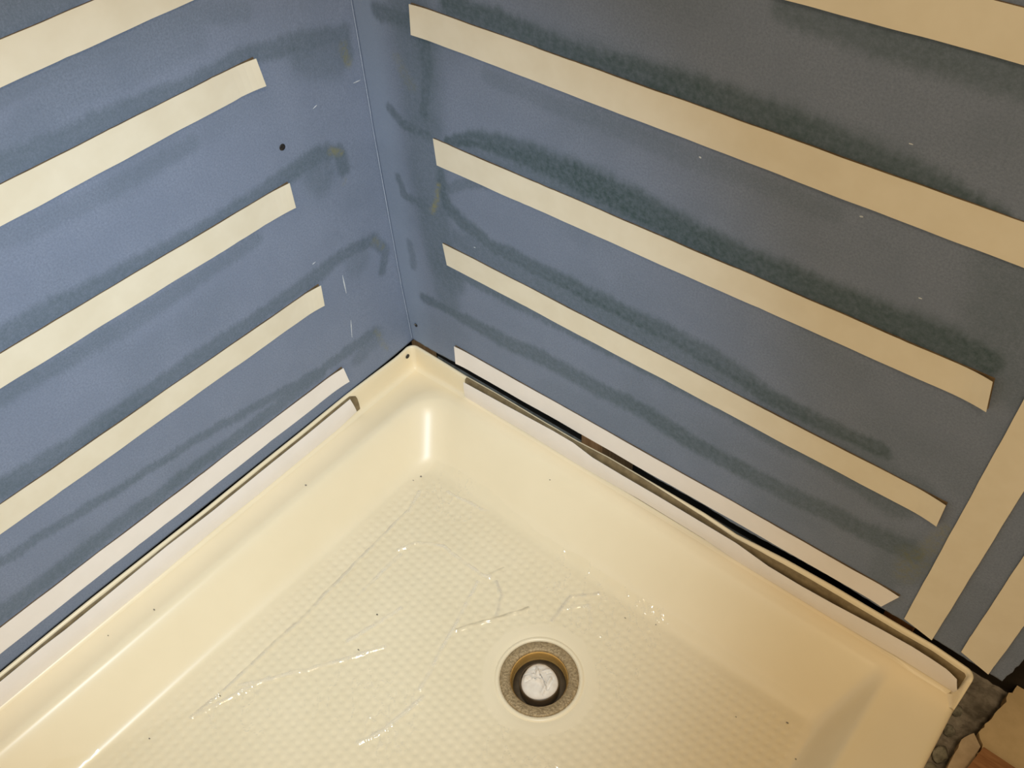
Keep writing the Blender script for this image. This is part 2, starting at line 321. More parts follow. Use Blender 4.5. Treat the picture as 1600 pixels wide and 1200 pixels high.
class RightPlace:
    flip = False
    soil = .10  # mixes the whole right panel evenly towards the darker colour
    @staticmethod
    def warp(S, Z):
        bx = np.array([p[0] for p in BOTR]); bz = np.array([p[1] for p in BOTR])
        z0 = np.interp(S, bx, bz) + .0012 * (N1(S * 160, S * 0 + 3) - .5)
        t = np.clip(1 - (Z - Z.min()) / .06, 0, 1)
        Z = Z + (z0 - Z.min()) * t
        ex = np.interp(Z, [-.01, .0102, .0243, .0374, .0732, .2], [.9585, .9589, .9583, .9609, .9612, .962]) + .004 * (fbm(Z * 130, Z * 0 + 2) - .5)
        lx = np.interp(Z, [0, .12, .35, .6], [0.0005, -.0035, -.0055, -.0035])
        a, b = S.min(), S.max()
        wr = sstep(b - .02, b, S); wl = 1 - sstep(a, a + .05, S)
        return S + (ex - b) * wr + (lx - a) * wl, Z
    @staticmethod
    def relief(S, Z):
        e = np.clip((.0035 - (S - np.interp(Z, [0, .12, .35, .6], [0.0005, -.0035, -.0055, -.0035]))) / .0035, 0, 1)
        return .0018 * e * e + .0014 * np.clip(1 - S / .055, 0, 1)
    @staticmethod
    def pale(S, Z): return .80 * (1 - sstep(.022, .066, S + .012 * (fbm(S * 30, Z * 22) - .5)))
    @staticmethod
    def xyz(S, Z, D): return np.stack([S, D, Z], -1)
class LeftPlace:
    flip = False
    soil = .0
    @staticmethod
    def warp(S, Z):
        by = np.array([p[0] for p in BOTL]); bz = np.array([p[1] for p in BOTL])
        z0 = np.interp(S, by, bz)
        t = np.clip(1 - (Z - Z.min()) / .05, 0, 1)
        return S, Z + (z0 - Z.min()) * t
    @staticmethod
    def relief(S, Z): return np.interp(Z, [0, .12, .35, .6], [.0, .0035, .0055, .0035]) * sstep(-.125, -.004, S)
    @staticmethod
    def pale(S, Z): return .10 * sstep(-.16, -.02, S + .02 * (fbm(S * 20, Z * 20) - .5))
    @staticmethod
    def xyz(S, Z, D): return np.stack([-D, S, Z], -1)

zs_vis = np.concatenate([np.arange(0, .80, .003), np.arange(.82, 1.52, .05)])
hr = np.concatenate([np.arange(0, .012, .001), np.arange(.012, .9585, .003), [.9585]])
wall_right = wall_panel('wall_right', hr, zs_vis, RightPlace, RS, RY, .0127)
hl = np.concatenate([np.arange(-1.30, -.86, .04), np.arange(-.86, .0125, .003)])
wall_left = wall_panel('wall_left', hl, zs_vis, LeftPlace, LS, LY, .0127)
for w in (wall_right, wall_left):
    fix_normals(w)

def corner_edge():
    V = []; n = 220
    zz = np.linspace(.006, .80, n)
    for k, z in enumerate(zz):
        lx = float(np.interp(z, [0, .12, .35, .6], [0.0005, -.0035, -.0055, -.0035]))
        w = .0012 * max(0., float(fbm(np.array(z * 45), np.array(3.))) - .25)
        V += [(lx + .0016, -.0000, z), (lx + .0018 + w * .5, -.0008, z), (lx + .0020 + w, -.0001, z)]
    o = mesh_obj('paper_edge', V, grid_faces(n, 3).tolist(), M_EDGE, wall_right)
    o['label'] = 'pale frayed paper edge of the panel in the corner'

def disc(name, place, r, depth, mat, parent, n=18, dish=.35):
    """a small screw head: rim, bevel and a sunk cross recess centre; place(a, b, d) -> xyz, d proud of the surface"""
    V = []; F = []
    for rr, dd in ((r, 0.), (r * .95, depth), (r * .5, depth * (1 - dish)), (r * .3, depth * .55)):
        for k in range(n):
            a = 2 * math.pi * k / n
            q = rr * (1 if rr > r * .5 else (1 + .35 * math.cos(4 * a)))
            V.append(place(q * math.cos(a), q * math.sin(a), dd))
    for ring in range(3):
        for k in range(n):
            F.append([ring * n + k, ring * n + (k + 1) % n, (ring + 1) * n + (k + 1) % n, (ring + 1) * n + k])
    F.append([3 * n + k for k in range(n)])
    o = mesh_obj(name, V, F, mat, parent, smooth=True)
    fix_normals(o)
    return o
corner_edge()
(sy, sz), = SCREWS[0]
disc('screw_head', lambda a, b, d: (d, sy + a, sz + b), .0044, .0006, M_BLACK, wall_left)['label'] = 'black screw head sunk in the blue panel'
(sx, sz2), = SCREWS[1]
disc('screw_head', lambda a, b, d: (sx + a, -d, sz2 + b), .0032, .0008, M_BLACK, wall_right)
disc('screw_glint', lambda a, b, d: (sx - .0022 + a, -d - .0006, sz2 + .0006 + b), .0014, .0006, M_STEEL, wall_right)['label'] = 'glint on the screw head'  # small steel disc stands in for the glint on the black head

def scuff(pts, side, parent):
    (a0, b0), (a1, b1) = pts
    L = math.hypot(a1 - a0, b1 - b0); nx, nz = -(b1 - b0) / L, (a1 - a0) / L
    V = []; n = 7
    rnd = random.Random(int(abs(a0) * 1e4))
    for k in range(n):
        t = k / (n - 1); w = .0009 * math.sin(math.pi * (.1 + .8 * t)) * rnd.uniform(.6, 1.3)
        for s, d in ((-1, .0001), (0, .0004), (1, .0001)):
            p = (a0 + (a1 - a0) * t + nx * w * s, b0 + (b1 - b0) * t + nz * w * s)
            V.append((d, p[0], p[1]) if side == 'L' else (p[0], -d, p[1]))
    F = grid_faces(n, 3).tolist()
    o = mesh_obj('scuff_mark', V, F, M_CHALK, parent)
for p in LSC: scuff(p, 'L', wall_left)
for p in RSC: scuff(p, 'R', wall_right)

# ------------------------------------------------------------------ framing behind the panels
def box(name, x0, x1, y0, y1, z0, z1, mat, parent=None, bev=.002):
    import bmesh
    bm = bmesh.new()
    bmesh.ops.create_cube(bm, size=1)
    for v in bm.verts:
        v.co = Vector((x0 + (v.co.x + .5) * (x1 - x0), y0 + (v.co.y + .5) * (y1 - y0), z0 + (v.co.z + .5) * (z1 - z0)))
    if bev: bmesh.ops.bevel(bm, geom=list(bm.edges), offset=bev, segments=2, affect='EDGES')
    me = bpy.data.meshes.new(name); bm.to_mesh(me); bm.free()
    me.materials.append(mat)
    o = bpy.data.objects.new(name, me); COL.objects.link(o)
    if parent: o.parent = parent
    return o
GZ = -.165
tag(box('wall_back', -.30, 1.75, .110, .125, GZ - .03, 1.5, M_DARK, bev=0), kind='structure')
tag(box('wall_side', -.115, -.10, -1.30, .110, GZ, 1.5, M_DARK, bev=0), kind='structure')
for (x0, x1), lab in (((-.020, .022), 'wooden wall stud behind the drywall in the inner corner'),
                      ((.340, .378), 'wooden wall stud glimpsed in the gap midway along the pan'),
                      ((.815, .853), 'wooden wall stud glimpsed in the gap near the pan end')):
    tag(box('wall_stud', x0, x1, .0140, .1095 if x0 > 0 else .032, GZ + .001, 1.5, M_WOOD), lab, 'stud', 'studs behind the right wall')

# ------------------------------------------------------------------ shower pan
PX1, PY1 = .934, 1.22          # outer size along x and along -y
DC = (.4955, .2841)            # drain centre (x, -y)
LEDGE, DEPTH = -.043, .072
RHOLE = .0535
def smin(a, b, k):
    h = np.clip(.5 + .5 * (b - a) / k, 0, 1)
    return b + (a - b) * h - k * h * (1 - h)
def softclamp(t, r0, r1):
    """0..1 ramp with rounded ends (r0, r1 = rounding half widths)"""
    def relu(x, r): return np.where(x < -r, 0, np.where(x > r, x, (x + r) ** 2 / (4 * r)))
    return relu(t, r0) - relu(t - 1, r1)
def pan_height(x, v, dimples=True):
    t = (x - .066) / (.118 - .066)
    t = smin(t, (v - .0355) / (.106 - .0355), 1.0)
    t = smin(t, (PX1 - .084 - x) / (.032), .45)
    t = smin(t, (PY1 - .085 - v) / (.045), .45)
    z = LEDGE - DEPTH * softclamp(t, .26, .18)
    z = z - .0072 * np.tanh(-np.minimum(t, 0) / .45)                       # ledge dips towards the wall
    r = np.hypot(x - DC[0], v - DC[1])
    floor = sstep(.95, 1.25, t)
    z = z - .010 * np.clip(1 - r / .45, 0, 1) * floor
    if dimples:
        tex = floor * sstep(1.05, 1.6, t) * sstep(.072, .088, r)
        p = .0125
        z = z - .0015 * tex * np.clip(.5 * np.cos(2 * np.pi * x / p) + .5 * np.cos(2 * np.pi * v / p) - .1, 0, 1)
    z = z - .0012 * (1 - sstep(.058, .068, r)) * floor      # shallow seat for the drain
    # rolled outer edges on the two open sides
    for e in (PX1 - x, PY1 - v):
        q = np.clip((.010 - e) / .010, 0, 1)
        z = z - .010 * (1 - np.sqrt(np.clip(1 - q * q, 0, 1)))
    return z
pan = empty('shower_pan', (0, 0, 0))
tag(pan, 'cream acrylic shower pan with textured floor set into the corner', 'shower pan')
gx = np.unique(np.round(np.concatenate([np.arange(.010, PX1 - .012, .0025), np.linspace(PX1 - .012, PX1, 9)]), 5))
gv = np.unique(np.round(np.concatenate([np.arange(.010, .86, .0025), np.arange(.86, PY1 - .012, .01), np.linspace(PY1 - .012, PY1, 7)]), 5))
X, Vv = np.meshgrid(gx, gv, indexing='ij')
Z = pan_height(X, Vv)
R = np.hypot(X - DC[0], Vv - DC[1])
# pull the grid onto the drain hole's circle
near = (R > RHOLE - .0035) & (R < RHOLE + .0015)
sc = np.where(near, RHOLE / np.maximum(R, 1e-6), 1)
Xs = DC[0] + (X - DC[0]) * sc; Vs = DC[1] + (Vv - DC[1]) * sc
verts = np.stack([Xs, -Vs, Z], -1).reshape(-1, 3)
faces = grid_faces(*X.shape, True)
Rv = np.hypot(Xs - DC[0], Vs - DC[1]).ravel()
keep = (Rv[faces] > RHOLE - .0008).all(1)
faces = faces[keep].tolist()
verts = verts.tolist(); nu, nv = X.shape
# skirts down the outer sides
def skirt(idx):
    n0 = len(verts)
    for i in idx: verts.append((verts[i][0], verts[i][1], GZ + .002))
    for k in range(len(idx) - 1): faces.append([idx[k], idx[k + 1], n0 + k + 1, n0 + k])
skirt([(nu - 1) * nv + j for j in range(nv)])
skirt([i * nv + nv - 1 for i in range(nu)])
basin = mesh_obj('basin', verts, faces, M_PAN, pan, smooth=True)

# upright nailing flange: swept section, rounded at both corners, with a short return at the open end
def flange_path():
    P = []
    for k in range(10): P.append((PX1, -.030 + .015 * k / 9, 'ret', k / 9.))
    Rr = .013
    for k in range(1, 9):
        a = math.pi / 2 * k / 8
        P.append((PX1 - Rr + Rr * math.cos(a), -Rr + Rr * math.sin(a) - .0, 'r', 1))
    for x in np.linspace(PX1 - Rr - .01, .026, 120): P.append((x, 0., 'r', 1))
    Rc = .016
    for k in range(0, 11):
        a = math.pi / 2 + math.pi / 2 * k / 10
        P.append((Rc + Rc * math.cos(a), -Rc + Rc * math.sin(a), 'c', 1))
    for y in np.linspace(-.026, -PY1, 130): P.append((0., y, 'l', 1))
    return P
FP = flange_path()
def f_top(x, y, kind, w):
    if kind == 'l': return float(np.interp(y, [p[0] for p in FTOPL], [p[1] for p in FTOPL]))
    if kind == 'c': return -.0040
    z = float(np.interp(x, [p[0] for p in FTOPR], [p[1] for p in FTOPR]))
    if kind == 'ret': z = -.050 + (z + .050) * (w ** .8)
    return z
FV = []; SEC = 12
for i, (x, y, kind, w) in enumerate(FP):
    a = FP[max(i - 1, 0)]; b = FP[min(i + 1, len(FP) - 1)]
    tx, ty = b[0] - a[0], b[1] - a[1]; L = math.hypot(tx, ty)
    nx, ny = -ty / L, tx / L          # inward
    zt = f_top(x, y, kind, w)
    ok = .0012 if kind != 'ret' else .0
    prof = [(.0010, -.055), (.0010, zt - .0015), (.0022, zt), (.0038, zt), (.0056, zt - .0010), (.0064, zt - .003),
            (.0072, zt * .6 - .014), (.0082, -.034), (.0090, -.041), (.0104, -.0462), (.0135, None), (.0180, None)]
    prof = [(d, z if z is not None else float(pan_height(np.array(min(max(x + nx * d, .0), PX1 - .02)), np.array(max(-(y + ny * d), 0.)), False)) + (.0007 if d < .015 else -.0004)) for d, z in prof]
    if kind == 'ret':
        prof = [(d * (.35 + .65 * w), min(z, zt)) for d, z in prof]
    for d, z in prof: FV.append((x + nx * d, y + ny * d, z))
FF = grid_faces(len(FP), SEC).tolist()
flange = mesh_obj('nailing_flange', FV, FF, M_PAN, pan, smooth=True)
fix_normals(flange)
(hy, hz), = SCREWS[2]
disc('nail_hole', lambda a, b, d: (.0079 + d * .4, hy + a, hz + b), .0042, .0012, M_BLACK, pan)['label'] = 'dark nail hole in the corner of the flange'

def lathe(name, prof, mat, parent, centre, n=64, closed=False, smooth=True):
    V = []; F = []
    for r, z in prof:
        for k in range(n):
            a = 2 * math.pi * k / n
            V.append((centre[0] + r * math.cos(a), centre[1] + r * math.sin(a), centre[2] + z))
    for i in range(len(prof) - 1):
        for k in range(n):
            F.append([i * n + k, i * n + (k + 1) % n, (i + 1) * n + (k + 1) % n, (i + 1) * n + k])
    o = mesh_obj(name, V, F, mat, parent, smooth=smooth)
    fix_normals(o)
    return o
DZ = float(pan_height(np.array([DC[0] + .07]), np.array([DC[1]]), False)[0])
C3 = (DC[0], -DC[1], DZ)
lathe('drain_collar', [(.0535, -.010), (.0542, -.0008), (.0555, .0004), (.0575, .0008), (.0592, .0002), (.0605, -.0012), (.0620, -.0026), (.064, -.004)], M_PAN, pan, C3)

# ------------------------------------------------------------------ drain
drain = empty('shower_drain', (DC[0], -DC[1], DZ - .035))
tag(drain, 'round brass shower drain with dull speckled rim in the pan floor', 'drain')
def dl(name, prof, mat):
    return lathe(name, [(r, z + .035) for r, z in prof], mat, drain, (0, 0, 0))
dl('rim_ring', [(.0533, -.012), (.0536, -.0012), (.0528, .0002), (.0515, .0006), (.0420, .0004), (.0402, -.0004), (.0394, -.0020), (.0390, -.0050)], M_RING)['label'] = 'dull speckled rim'
dl('brass_cup', [(.0391, -.0030), (.0385, -.0040), (.0378, -.0060), (.0375, -.0180), (.0368, -.0195), (.0362, -.0210)], M_BRASS)['label'] = 'shiny brass inner wall'
dl('lower_cup', [(.0364, -.0200), (.0366, -.034), (.030, -.0345), (.0001, -.0345)], M_PIPE)
dl('pipe_stub', [(.0250, -.0340), (.0250, -.0130), (.0258, -.0112), (.0268, -.0112), (.0274, -.0126), (.0274, -.0340)], M_PIPE)['label'] = 'dark pipe end inside the drain'

# crumpled paper stuffed into the pipe
plug = empty('paper_plug', (DC[0] + .0005, -DC[1], DZ - .030))
tag(plug, 'crumpled white paper wad stuffed in the drain pipe', 'paper wad')
def wad():
    nr, na = 16, 64
    folds = [((-.011, .012), (.016, -.003), .0026), ((-.020, -.006), (.004, .003), .003), ((.004, .018), (-.014, -.012), .0018),
             ((.013, .012), (.017, -.012), .0018), ((-.004, -.004), (-.016, .010), .0016)]
    V = []; F = []
    rings = [(.0, 1)] + [(.0248 * (i / nr), 1) for i in range(1, nr + 1)] + [(.0244, -1), (.0242, -2)]
    for i, (r, s) in enumerate(rings):
        for k in range(na):
            a = 2 * math.pi * k / na
            rr = r * (1 + .035 * math.sin(3 * a + 1) * (r / .0248) + (.06 * max(0, math.cos(a - 5.2)) ** 6 if s == 1 else 0))
            x, y = rr * math.cos(a), rr * math.sin(a)
            z = .0245 - .0055 * (r / .0248) ** 5
            for (p, q, w) in folds:
                dx, dy = q[0] - p[0], q[1] - p[1]; L = math.hypot(dx, dy)
                t = ((x - p[0]) * dx + (y - p[1]) * dy) / L / L
                d = ((x - p[0]) * dy - (y - p[1]) * dx) / L
                if -.05 < t < 1.05:
                    z += -.0050 * math.exp(-(d / .0012) ** 2) + (.0036 * math.exp(-((d - .0024) / .0026) ** 2))
            z += .0016 * (float(fbm(np.array(x * 220 + 20), np.array(y * 220 + 20))) - .5)
            if s == -1: z = .014
            if s == -2: z = .001
            V.append((x, y, z))
    for i in range(len(rings) - 1):
        for k in range(na):
            F.append([i * na + k, i * na + (k + 1) % na, (i + 1) * na + (k + 1) % na, (i + 1) * na + k])
    o = mesh_obj('wad', V, F, M_TISSUE, plug, smooth=True)
    fix_normals(o)
    flaps = [((-.010, .009), (.010, .001), .007, .3), ((-.017, -.010), (.001, .001), .006, -.4)]
    for (p, q, w, tl) in flaps:
        n = 10; FVv = []
        for k in range(n):
            t = k / (n - 1)
            cx, cy = p[0] + (q[0] - p[0]) * t, p[1] + (q[1] - p[1]) * t
            L = math.hypot(q[0] - p[0], q[1] - p[1]); nx, ny = -(q[1] - p[1]) / L, (q[0] - p[0]) / L
            for j in range(4):
                s = j / 3.
                FVv.append((cx + nx * w * s * math.sin(math.pi * (.15 + .7 * t)), cy + ny * w * s * math.sin(math.pi * (.15 + .7 * t)), .0262 + .0016 * (1 - s) - .0008 * s + .0006 * math.sin(7 * t)))
        mesh_obj('paper_fold', FVv, grid_faces(n, 4).tolist(), M_TISSUE, plug, smooth=True)
wad()

# ------------------------------------------------------------------ clear film over the pan floor
def film():
    px = np.arange(.10, .800, .0016); pv = np.arange(.085, .86, .0016)
    X, V2 = np.meshgrid(px, pv, indexing='ij')
    z = pan_height(X, V2, False) + .0014
    h = np.zeros(X.shape); light = np.zeros(X.shape); dark = np.zeros(X.shape)
    for k, c in enumerate(CR):
        pts = [(x, -y, 1.) for x, y in c]
        wob = .004 * (fbm(X * 40, V2 * 40, N2) - .5)
        d = seg_field(X + wob, V2 + wob, pts)
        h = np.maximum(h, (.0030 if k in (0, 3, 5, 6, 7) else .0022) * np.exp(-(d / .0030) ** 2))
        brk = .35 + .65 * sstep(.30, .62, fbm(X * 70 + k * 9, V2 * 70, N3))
        if k in (0, 4, 5, 6, 9, 10): dark = np.maximum(dark, (.85 if k == 6 else .5) * brk * np.exp(-(d / .0013) ** 2))  # shade beside the ridges, painted as dark lines on the clear film
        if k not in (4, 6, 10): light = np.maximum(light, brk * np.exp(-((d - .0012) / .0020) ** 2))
    ang = .7
    a = (X * math.cos(ang) + V2 * math.sin(ang)); b = (-X * math.sin(ang) + V2 * math.cos(ang))
    wr = np.abs(fbm(a * 22, b * 70, N1) - .5)
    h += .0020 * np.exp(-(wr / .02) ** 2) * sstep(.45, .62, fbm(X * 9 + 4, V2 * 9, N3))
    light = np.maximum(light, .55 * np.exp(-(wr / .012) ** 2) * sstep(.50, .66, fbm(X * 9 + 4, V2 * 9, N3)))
    h += .0010 * (fbm(X * 60, V2 * 60, N3) - .5)
    r = np.hypot(X - DC[0], V2 - DC[1])
    lx = np.interp(-V2, [p[1] for p in FILML], [p[0] for p in FILML])
    inside = (X > lx) & (r > .078 + .012 * (fbm(X * 30, V2 * 30) - .5)) & (V2 > .092 + .02 * fbm(X * 8, X * 0))
    V3 = np.stack([X, -V2, z + h * sstep(.075, .1, r)], -1).reshape(-1, 3)
    F = grid_faces(*X.shape, True)
    F = F[inside.ravel()[F].all(1)]
    used = np.unique(F); mp = np.full(len(V3), -1); mp[used] = np.arange(len(used))
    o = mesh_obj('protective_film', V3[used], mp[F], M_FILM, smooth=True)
    for an, arr in (('crease', light), ('fold_shade', dark)):
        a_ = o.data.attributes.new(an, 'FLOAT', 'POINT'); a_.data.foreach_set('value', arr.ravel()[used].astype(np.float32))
    tag(o, 'clear wrinkled plastic film covering the pan floor', 'plastic film')
film()

# ------------------------------------------------------------------ tape strips
def strip_mesh(name, place, L, Wf, off, mat, parent, n, seed, thick, widen=0., jag=.00025, curl=(0, 0), cut=((0, 0), (0, 0)), wave=.0004):
    """place(t along 0..1, q across 0..1, d proud) -> xyz. off: distance proud of the surface at the back."""
    rnd = np.random.RandomState(seed); ph = rnd.rand(6) * 6.28
    ts = np.linspace(0, 1, n); nq = 5
    top = []; bot = []
    for t in ts:
        for j in range(nq):
            q = j / (nq - 1)
            c0 = cut[0][0] + (cut[0][1] - cut[0][0]) * q; c1 = cut[1][0] + (cut[1][1] - cut[1][0]) * q
            tt = t + c0 / L * max(0, 1 - t * 12) + c1 / L * max(0, 1 - (1 - t) * 12)
            e = 0
            if j in (0, nq - 1):
                e = jag * (math.sin(t * L * 55 + ph[0] + j) + .6 * math.sin(t * L * 131 + ph[1] + 2 * j) + (2.0 if rnd.rand() < .03 else 0)) * .6
            w = Wf
            qq = q + (e + (widen if j == nq - 1 else -widen if j == 0 else 0)) / w
            lift = curl[0] * max(0, 1 - t * L / .035) ** 2 + curl[1] * max(0, 1 - (1 - t) * L / .035) ** 2
            lift += wave * (1 + math.sin(t * L * 24 + ph[2]) + .5 * math.sin(t * L * 61 + ph[3] + q))
            top.append(place(tt, qq, off + thick + lift)); bot.append(place(tt, qq, off + lift))
    V = top + bot; m0 = n * nq
    F = grid_faces(n, nq).tolist() + (grid_faces(n, nq, True) + m0).tolist()
    bd = [i * nq for i in range(n)] + [(n - 1) * nq + j for j in range(1, nq)] + [i * nq + nq - 1 for i in range(n - 2, -1, -1)] + [j for j in range(nq - 2, 0, -1)]
    for k in range(len(bd)):
        a, b = bd[k], bd[(k + 1) % len(bd)]
        F.append([a, b, b + m0, a + m0])
    o = mesh_obj(name, V, F, mat, parent)
    fix_normals(o)
    return o

SEED = [10]
def wall_tape(side, quad, label, liner, group, vertical=False, cut=((0, 0), (0, 0)), curl=(.002, .002), glue_over=.0):
    """quad: start-low, start-high, end-low, end-high as (s, z) on the wall"""
    SEED[0] += 1
    a0, a1, b0, b1 = [np.array(p) for p in quad]
    mid = (a0 + a1 + b0 + b1) / 4
    base = (0, mid[0], min(p[1] for p in quad)) if side == 'L' else (mid[0], 0, min(p[1] for p in quad))
    t = empty('tape_strip', base)
    tag(t, label, 'tape', group)
    L = float(np.linalg.norm(b0 - a0)); W = float(np.linalg.norm(a1 - a0))
    n = max(30, int(L / .008))
    def place(tt, q, d):
        lo = a0 + (b0 - a0) * tt; hi = a1 + (b1 - a1) * tt
        p = lo + (hi - lo) * q
        return ((d + .0001) - base[0], p[0] - base[1], p[1] - base[2]) if side == 'L' else (p[0] - base[0], -(d + .0001) - base[1], p[1] - base[2])
    strip_mesh('adhesive_layer', place, L, W, .0001, M_GLUE, t, n, SEED[0], .0012, widen=.0002, jag=.00025, cut=cut, wave=.0)
    strip_mesh('release_paper', place, L, W, .0014, liner, t, n, SEED[0], .0004, cut=cut, curl=curl, wave=.0003)
    return t
GL = 'tape strips on the left wall'; GR = 'tape strips on the right wall'
YE = -.86
def Lq(zt0, zb0, y0, zt1, zb1, yt=None):   # start at the corner side, end off to the left
    return [(y0 if yt is None else yt, zb0), (y0, zt0), (YE, zb1), (YE, zt1)]
wall_tape('L', Lq(.6805, .6435, -.150, .6780, .6395), 'cream tape strip highest on the left wall', M_CREAM, GL)
wall_tape('L', Lq(.5597, .5246, -.1553, .5600, .5195, -.1515), 'cream tape strip second from the top on the left wall', M_CREAM, GL, curl=(.004, 0))
wall_tape('L', Lq(.3935, .3562, -.1536, .4000, .3625, -.1538), 'cream tape strip third from the top on the left wall, below a screw', M_CREAM, GL, curl=(.003, 0))
wall_tape('L', Lq(.2216, .1859, -.1476, .2250, .1868, -.1499), 'cream tape strip second from the bottom on the left wall', M_CREAM, GL, curl=(.004, 0))
wall_tape('L', Lq(.0542, .0204, -.1452, .0605, .0218, -.1406), 'bright white tape strip lowest on the left wall panel', M_WHITE, GL, curl=(.003, 0))
def Rq(x0t, zt0, x0b, zb0, x1t, zt1, x1b, zb1):
    return [(x0b, zb0), (x0t, zt0), (x1b, zb1), (x1t, zt1)]
wall_tape('R', Rq(.105, .7420, .103, .7040, .825, .7410, .825, .7035), 'cream tape strip highest on the right wall', M_CREAM, GR)
wall_tape('R', Rq(.1037, .5900, .1002, .5527, .8205, .5838, .8215, .5446), 'cream tape strip second from the top on the right wall', M_CREAM, GR)
wall_tape('R', Rq(.1134, .4200, .1145, .3815, .8105, .4246, .8167, .3882), 'cream tape strip third from the top on the right wall', M_CREAM, GR, curl=(0, .004))
wall_tape('R', Rq(.1070, .2516, .1107, .2144, .8227, .2455, .8238, .2082), 'cream tape strip second from the bottom on the right wall', M_CREAM, GR, curl=(0, .003))
wall_tape('R', Rq(.1054, .0497, .1035, .0107, .8232, .0598, .8105, .0235), 'pale tape strip along the bottom edge of the right wall', M_WHITE, GR, curl=(.002, .002))
wall_tape('R', [(.8758, .0143), (.8386, .0245), (.8775, .86), (.8395, .86)], 'upright cream tape strip nearer the horizontal strips on the right wall', M_CREAM, 'upright tape strips', curl=(.001, 0))
wall_tape('R', [(.9433, .0128), (.9075, .0250), (.9405, .86), (.9025, .86)], 'upright cream tape strip at the far right edge of the right wall', M_CREAM, 'upright tape strips', curl=(.001, 0))

def rim_tape(side, top, bot, s0, s1, label, dt, db, n, end_glue):
    t = empty('tape_strip', ((0.008, (s0 + s1) / 2, -.048) if side == 'L' else ((s0 + s1) / 2, -.008, -.048)))
    bx = Vector(t.location)
    tag(t, label, 'tape', 'tape strips on the pan flange')
    ts = np.array([p[0] for p in top]); tz = np.array([p[1] for p in top]); o1 = np.argsort(ts)
    bs = np.array([p[0] for p in bot]); bz = np.array([p[1] for p in bot]); o2 = np.argsort(bs)
    def P(s, d, z):
        v = Vector((d, s, z)) if side == 'L' else Vector((s, -d, z))
        return tuple(v - bx)
    nq = 6
    V = []; V2 = []
    st = (top[0][0], top[-1][0]) if side == 'R' else (top[-1][0], top[0][0])
    sb = (bot[0][0], bot[-1][0]) if side == 'R' else (bot[-1][0], bot[0][0])
    if side == 'L': st = (s1, st[1]); sb = (s1, sb[1])
    for k in range(n):
        u = k / (n - 1)
        a = st[0] + (st[1] - st[0]) * u; b = sb[0] + (sb[1] - sb[0]) * u
        zt = np.interp(a, ts[o1], tz[o1]); zb = np.interp(b, bs[o2], bz[o2])
        for j in range(nq):
            q = j / (nq - 1)
            s = b + (a - b) * q
            d = db + (dt - db) * q + .0015 * math.sin(math.pi * q)
            z = zb + (zt - zb) * q
            V.append(P(s, d, z)); V2.append(P(s, d - .0005, z))
    m0 = n * nq
    F = grid_faces(n, nq).tolist() + (grid_faces(n, nq, True) + m0).tolist()
    bd = [i * nq for i in range(n)] + [(n - 1) * nq + j for j in range(1, nq)] + [i * nq + nq - 1 for i in range(n - 2, -1, -1)] + [j for j in range(nq - 2, 0, -1)]
    for k in range(len(bd)):
        a, b = bd[k], bd[(k + 1) % len(bd)]
        F.append([a, b, b + m0, a + m0])
    o = mesh_obj('release_paper', V + V2, F, M_WHITE, t); fix_normals(o)
    # adhesive bead on the flange behind the paper, its upper edge wavy
    V = []; F = []
    g0, g1 = (min(sb[0], st[0]) - (0 if side == 'R' else 0), max(sb[1], st[1]))
    if side == 'R': g0 -= .000; g1 -= .004
    else: g1 += end_glue
    lim = FTOPR if side == 'R' else FTOPL
    for k in range(n):
        s = g0 + (g1 - g0) * k / (n - 1)
        ztop = float(np.interp(s, [p[0] for p in lim], [p[1] for p in lim]))
        drop = .0015 + .0045 * float(sstep(.55, .75, np.array(s))) if side == 'R' else .0020 + .0030 * float(fbm(np.array(s * 12 + 50), np.array(1.)))
        if side == 'R': drop += .0022 * float(fbm(np.array(s * 25), np.array(4.)))
        if side == 'L' and k >= n - 2: drop += .004 * (k - n + 3)
        z1 = ztop - drop
        fl0 = .0066
        if side == 'R':
            e_ = float(1 - sstep(.45, .58, np.array(s)))
            z1 = z1 + e_ * (ztop + .0006 - z1); fl0 = .0066 - e_ * .0024
        sec = [(.0105, -.043), (db - .0008, -.040), (db - .0006, -.030), (.0102, -.018), (.0088, z1 - .002), (fl0 + .0002, z1)]
        for d, z in sec: V.append(P(s, d, z))
    F = grid_faces(n, 6).tolist()
    o = mesh_obj('adhesive_bead', V, F, M_TANGLUE, t, smooth=True); fix_normals(o)
    return t
rim_tape('R', RIMR_T, RIMR_B, RIMR_T[0][0], RIMR_T[-1][0], 'white tape strip stuck along the pan flange below the right wall', .015, .012, 150, 0)
rim_tape('L', RIML_T, RIML_B, RIML_T[0][0], YE, 'white tape strip stuck along the pan flange below the left wall', .012, .012, 130, .008)

# ------------------------------------------------------------------ what lies beyond the open end of the pan
def floor_slab():
    gx = np.concatenate([np.arange(-.11, .92, .12), np.arange(.92, 1.02, .004), np.arange(1.04, 1.8, .08)])
    gy = np.concatenate([np.arange(-2.6, -.5, .15), np.arange(-.5, .109, .004), [.1095]])
    X, Y = np.meshgrid(gx, gy, indexing='ij')
    Zz = GZ + .010 * (fbm(X * 60, Y * 60, N2) - .75) * ((X > .93) & (X < 1.02) & (Y > -.5))
    Zz = np.minimum(Zz, GZ) if False else Zz
    o = mesh_obj('floor', np.stack([X, Y, Zz], -1).reshape(-1, 3), grid_faces(*X.shape), M_CONC, smooth=False)
    fix_normals(o)
    tag(o, kind='structure')
floor_slab()

